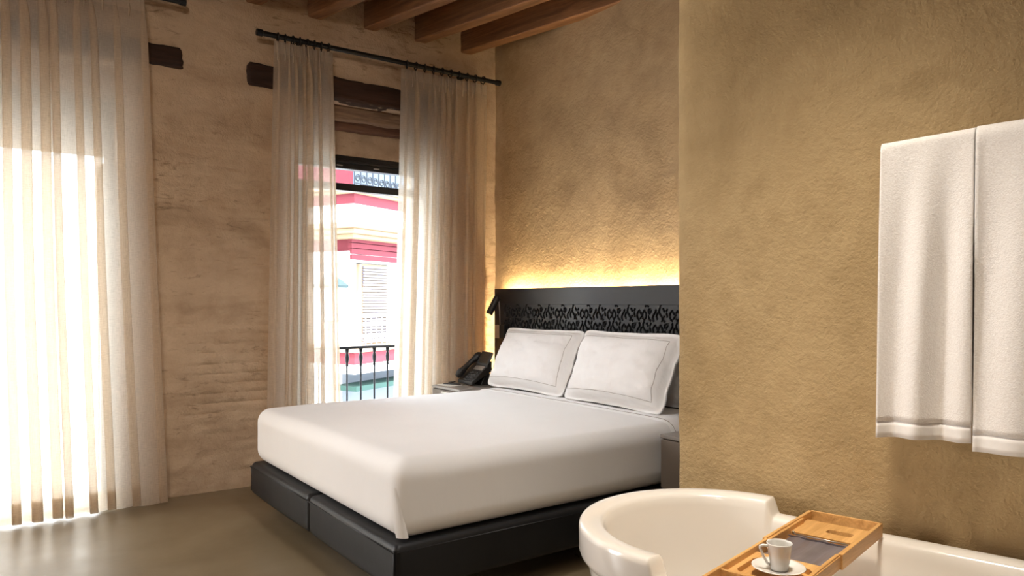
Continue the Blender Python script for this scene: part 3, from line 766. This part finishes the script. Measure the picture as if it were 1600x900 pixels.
MB().lathe([(0, .004), (.028, .004), (.032, 0), (.032, -.004), (0, -.004)], (.55, 0, .127), 20).build('drain', M['chrome'], tub, smooth=False)

# bath tray
tz = .507
tray = thing('bath_tray', 'bamboo bath tray laid across the tub, with cut-outs and raised sides', 'tray', A(-.722, 1.95, tz), TH)
hw = .106
# far slide (wall side) and near slide
for s, va, vb in ((1, .03, .392), (-1, -.44, .03)):
    sl = MB(); ya, yb = va, vb
    sl.box(-hw, -hw+.010, ya, yb, 0, .040); sl.box(hw-.010, hw, ya, yb, 0, .040)
    end = yb if s > 0 else ya
    sl.box(-hw, hw, end-.010 if s > 0 else end, end if s > 0 else end+.010, 0, .040)
    if s < 0: sl.box(-hw+.01, hw-.01, end, end+.10, .002, .010)
    if s < 0: sl.v = [q*np.array([.93, 1, 1])-np.array([0, 0, 0.0]) for q in sl.v]
    sl.build('slide', M['bamboo'], tray, bevel=.0015)
ib = hw-.011
for s in (-1, 1): MB().box(s*ib-.006, s*ib+.006, -.255, .30, .006, .036).build('side_rail', M['bamboo'], tray, bevel=.0015)
MB().box(-ib, ib, -.262, -.252, .004, .036).build('end_rail', M['bamboo'], tray, bevel=.0015)
def plate_with_hole(x0, x1, y0, y1, z0, z1, hx0, hx1, hy0, hy1, rad):
    """flat board with a rounded slot"""
    m = MB(); n = 6; hole = []
    for cx_, cy_, a0 in ((hx1-rad, hy1-rad, 0), (hx0+rad, hy1-rad, PI/2), (hx0+rad, hy0+rad, PI), (hx1-rad, hy0+rad, 1.5*PI)):
        for k in range(n+1): hole.append((cx_+rad*math.cos(a0+PI/2*k/n), cy_+rad*math.sin(a0+PI/2*k/n)))
    outer = []
    mx_, my_ = (hx0+hx1)/2, (hy0+hy1)/2
    for i, (hx, hy) in enumerate(hole):
        q = i//(n+1); k = i % (n+1)
        cxo, cyo = ((x1, y1), (x0, y1), (x0, y0), (x1, y0))[q]
        if k == n//2: outer.append((cxo, cyo))
        elif (k < n//2) == (q % 2 == 0): outer.append((cxo, hy if k else hy))
        else: outer.append((hx, cyo))
    # snap: each outer vertex lies on the rectangle
    P = []
    for ring_, z in ((outer, z0), (outer, z1), (hole, z1), (hole, z0)): P.append([(a, b, z) for a, b in ring_])
    m.grid(np.array(P), closed_u=True, closed_v=True); return m
plate_with_hole(-ib, ib, .195, .345, .010, .022, -.012, .060, .248, .284, .012).build('slotted_board', M['bamboo'], tray)
plate_with_hole(-ib, ib, -.25, -.045, .010, .024, -.075, .075, -.215, -.085, .022).build('soap_board', M['bamboo'], tray)
MB().box(-.08, .08, -.22, -.08, .006, .010).build('recess_floor', M['bamboo'], tray)
# cloth sling between the boards
cl = MB(); xx = np.linspace(-ib+.012, ib-.010, 30); yy_ = np.linspace(-.043, .178, 30); Xc, Yc = np.meshgrid(xx, yy_, indexing='ij')
Zc = .018+.0022*np.sin(Xc*95+Yc*4)+.003*fbm(Xc*20, Yc*6, 1, 5)-.004*np.exp(-((Xc+.09)/.02)**2)
cl.grid(np.stack([Xc, Yc, Zc], -1)); c_ = cl.build('cloth_sling', M['slate'], tray, smooth=True)
md = c_.modifiers.new('thick', 'SOLIDIFY'); md.thickness = .002
MB().box(-ib+.012, ib-.012, .158, .160, .0175, .0225).build('sling_hem', M['slate'], c_)
MB().box(-ib, ib, -.05, .20, .001, .004).build('bottom_board', M['bamboo'], tray)
MB().tube([(-ib+.02, .183, .02), (ib-.02, .183, .02)], .002, 8).build('sling_rod', M['silver'], tray, smooth=True)
for x in (-.078, ): MB().lathe([(0, .004), (.004, .003), (.005, 0), (.005, -.004)], (x, .183, .024), 10).build('pin', M['chrome'], tray, smooth=True)

# saucer and cup
cp = A(-.712, 1.800, tz+.0245)
sau = MB().lathe([(0, .0), (.030, .0), (.033, .001), (.040, .004), (.058, .0095), (.0635, .0120), (.0640, .0130), (.0630, .0138), (.056, .0125), (.040, .0075), (.030, .0058), (.024, .0052), (.022, .0042), (0, .0042)], n=48).build('saucer', M['china'], loc=cp, smooth=True)
tag(sau, 'white china saucer on the bamboo tray', 'saucer')
cup = thing('espresso_cup', 'white espresso cup with angular handle on the saucer', 'cup', cp+Vector((0.003, 0, .0048)), math.radians(54))
MB().lathe([(0, 0), (.0195, 0), (.0205, .001), (.0215, .006), (.0265, .040), (.0300, .062), (.0305, .066), (.0298, .0672), (.0285, .0665), (.0275, .062), (.0240, .038), (.0195, .010), (.015, .006), (0, .006)], n=48).build('bowl', M['china'], cup, smooth=True)
hp = [(-.0275, 0, .059), (-.040, 0, .0605), (-.0475, 0, .0585), (-.0475, 0, .053), (-.040, 0, .035), (-.030, 0, .016), (-.0215, 0, .012)]
hnd = MB(); Q = []
for i, p in enumerate(hp):
    a = Vector(hp[max(i-1, 0)]); b = Vector(hp[min(i+1, len(hp)-1)]); t = (b-a).normalized(); nrm = Vector((t.z, 0, -t.x)); p = Vector(p)
    Q.append([tuple(p+nrm*.0030*c1+Vector((0, 1, 0))*.0042*c2) for c1, c2 in ((1, .6), (.6, 1), (-.6, 1), (-1, .6), (-1, -.6), (-.6, -1), (.6, -1), (1, -.6))])
hnd.grid(np.array(Q), closed_v=True); hnd.build('handle', M['china'], cup, smooth=True)

# ================================================================= TOWELS
RZ = 1.648; RV = VW-.085
rail = thing('towel_rail', 'chrome towel rail under the white towels on the bath wall', 'towel rail', A(-.20, RV, RZ), TH)
MB().tube([(-.42, 0, 0), (.62, 0, 0)], .009, 12).build('bar', M['chrome'], rail, smooth=True)
for x in (-.36, .56):
    MB().tube([(x, 0, 0), (x, .08, 0)], .008, 10).build('post', M['chrome'], rail, smooth=True)
    MB().tube([(x, .074, 0), (x, .084, 0)], .022, 14).build('wall_plate', M['chrome'], rail, smooth=True)
def towel(u0, u1, zlow, lift, seed, label, slope=0.0):
    r = thing('bath_towel', label, 'towel', A((u0+u1)/2, RV, zlow), TH, 'hanging bath towels')
    w = (u1-u0)/2; n = 46
    R = .0195+lift
    x = np.linspace(-w, w, n)
    path = []   # (v, z) front bottom -> over the rail -> back bottom
    zt = RZ-zlow
    for z in np.linspace(0, zt, 54): path.append((-R, z, 'f'))
    for k in range(1, 12): a = PI*k/12; path.append((-R*math.cos(a), zt+R*math.sin(a), 'r'))
    for z in np.linspace(zt, .12, 30): path.append((R*.8, z, 'b'))
    G = []
    for (v, z, c) in path:
        hang = np.clip((zt-z)/zt, 0, 1)
        wv = (.013*np.sin(x/w*2.2*PI+seed+1.2*hang)+.007*np.sin(x/w*4.6+seed*2)+.005*fbm(x*7, np.full(n, z*1.3), 1, seed))*min(1, hang*2.2)
        edge = np.exp(-((x+w)/.012)**2)*.004
        xx_ = x*(1+.004*hang)-.008*hang
        yv = v+(wv*(-1 if c != 'b' else .4)) - (.010*hang if c == 'f' else 0)-edge*(c == 'f')
        yv = np.minimum(yv, .060)
        G.append(np.stack([xx_, yv, np.full(n, z)+slope*x+.004*vnoise(x, x*0, 9, seed)*(hang > .9)], -1))
    G = np.array(G)
    nh = 3
    m = MB(); m.grid(G[nh:]); b = m.build('terry_cloth', M['terry'], r, smooth=True)
    md = b.modifiers.new('thick', 'SOLIDIFY'); md.thickness = .007; md.offset = 0
    m = MB(); m.grid(G[:nh+1]); h_ = m.build('hem_band', M['hem'], r, smooth=True)
    md = h_.modifiers.new('thick', 'SOLIDIFY'); md.thickness = .004; md.offset = 0
    return r
towel(-.622, -.384, .806, .0, 1.3, 'white terry towel on the left, partly covered by its neighbour', .05)
towel(-.380, -.01, .795, .014, 4.1, 'white terry towel on the right, cut by the picture edge', .03)

# ================================================================= STREET
struct(MB().box(-30, XO, -20, 30, -3.9, -3.7).build('floor_street', M['asphalt']))
F_ = Vector((-.81, .586, 0)); R_ = Vector((.586, .81, 0))
corner = F_*9.0+R_*(-245/1150*9.0)
g1 = math.atan2(.896, -.443)      # local x runs along the right-hand face, away to the right
bl = thing('corner_building', 'red and cream corner building with balconies across the street', 'building', (corner.x, corner.y, -3.7), g1)
Zb = 3.7
def eb(name, mat, x0, x1, y0, y1, z0, z1, par=None, bevel=0): return MB().box(x0, x1, y0, y1, z0+Zb, z1+Zb).build(name, mat, par or bl, bevel=bevel)
# main body set back behind the mouldings (local y grows to the left, away from us)
eb('wall', M['ext_white'], .45, 9, .50, 3, -3.7, 1.72)
eb('wall', M['ext_red'], .42, 9, .42, 3, 1.70, 2.05)
for k in range(4): eb('red_slat', M['ext_red'], .38, 9, .37, .43, 1.735+.075*k, 1.80+.075*k)
eb('lintel_band', M['ext_white'], .36, 9, .40, 3, 1.70, 1.845)
for k, (z0, z1, o_) in enumerate(((2.00, 2.05, .20), (2.05, 2.11, .10), (2.11, 2.18, .04))): eb('moulding', M['ext_cream'], o_, 9, o_, 3, z0, z1, bevel=.01)
eb('white_band', M['ext_white'], .10, 9, .10, 3, 2.18, 2.42)
eb('red_band', M['ext_red'], .07, 9, .07, 3, 2.41, 2.53)
eb('cornice', M['ext_cream'], .0, 9, .0, 3, 2.53, 2.57, bevel=.008); eb('cornice', M['ext_cream'], -.05, 9, -.05, 3, 2.57, 2.60, bevel=.006)
eb('upper_wall', M['ext_blue'], 1.2, 9, 1.1, 3, 2.6, 7.5); eb('upper_panel', M['ext_red'], 1.15, 1.22, 1.05, 2.6, 2.6, 7.5)
# balcony slab below
eb('balcony_moulding', M['ext_cream'], 0, 9, 0, 3, .56, .62, bevel=.008)
eb('balcony_fascia', M['ext_red'], .04, 9, .04, 3, .40, .56); eb('balcony_slab', M['ext_white'], -.02, 9, -.02, 3, .30, .41, bevel=.01)
eb('shop_window', M['ext_grey'], .30, 9, .40, .46, -.2, .30); eb('awning', M['ext_green'], .05, 9, .02, .40, .08, .14)
# window with roller blind: each slat
wf = eb('window', M['ext_cream'], .62, 1.30, .44, .50, .62, 1.69)
bslat = None
for k in range(26):
    if bslat is None: bslat = MB().box(.67, 1.22, .400, .430, 0, .026).build('blind_slat', M['ext_blind'], wf); o = bslat
    else: o = bslat.copy(); COL.objects.link(o)
    o.location = (0, 0, Zb+.66+k*.039)
# ironwork
def ironwork(z0, h, x0, x1, yv, n, mat, name):
    r = MB(); r.box(x0, x1, yv-.012, yv+.012, z0+h-.02+Zb, z0+h+Zb); r.box(x0, x1, yv-.010, yv+.010, z0+.05+Zb, z0+.065+Zb); r.box(x0, x1, yv-.008, yv+.008, z0+h-.12+Zb, z0+h-.11+Zb)
    ra = r.build(name, mat, bl)
    b0 = None
    for k in range(n):
        x = x0+(x1-x0)*k/(n-1)
        if b0 is None: b0 = MB().tube([(0, yv, z0+Zb), (0, yv, z0+h+Zb)], .010, 6).build('bar', mat, ra); o = b0
        else: o = b0.copy(); COL.objects.link(o)
        o.location = (x, 0, 0)
    s0 = None
    for k in range(n//2):
        x = x0+(x1-x0)*(2*k+1)/(n-1)
        if s0 is None:
            sm = MB()
            for sg in (-1, 1): sm.tube([(sg*(.055-.05*math.cos(a)*(1-a/14)), yv, z0+.12+Zb+.05*math.sin(a)*(1-a/14)) for a in np.linspace(0, 9, 26)], .009, 5)
            s0 = sm.build('scroll', mat, ra); o = s0
        else: o = s0.copy(); COL.objects.link(o)
        o.location = (x, 0, 0)
ironwork(2.60, .9, .05, 2.2, .05, 19, M['ext_iron'], 'upper_railing')
ironwork(.62, .40, .05, 2.2, .05, 21, M['ext_blind'], 'lower_railing')  # pale grey iron, overexposed glare put into its colour

wbld = thing('white_building', 'sunlit white building seen bright through the left curtain', 'building', (-9.6, -2.5, -3.7))
MB().box(-3, 0, -14, 4.2, 0, 6.6).build('wall', M['ext_white'], wbld)
for yy in (-6, -3.6, -1.2, 1.2):
    w_ = MB().box(-.02, .04, yy-.5, yy+.5, 3.4, 5.6).build('window', M['ext_blind'], wbld)
    MB().box(.04, .25, yy-.7, yy+.7, 3.25, 3.35).build('sill', M['ext_cream'], w_)

sl_c = F_*6.9+R_*(-283/1150*6.9)
sl = thing('street_lantern', 'green capped street lantern outside, beside the curtain', 'lantern', (sl_c.x, sl_c.y, 1.20))
MB().lathe([(.10, -.18), (.15, .12)], n=6).build('glass_body', M['lamp_glass'], sl)
MB().lathe([(.165, .12), (.168, .145), (.10, .20), (.04, .23), (.02, .26), (0, .27)], n=6).build('cap', M['lamp_green'], sl)
MB().lathe([(0, -.22), (.05, -.20), (.105, -.18), (0, -.175)], n=6).build('base', M['lamp_green'], sl)
MB().tube([(0, 0, -.19), (0, 0, -4.9)], .03, 10).build('post', M['lamp_green'], sl)
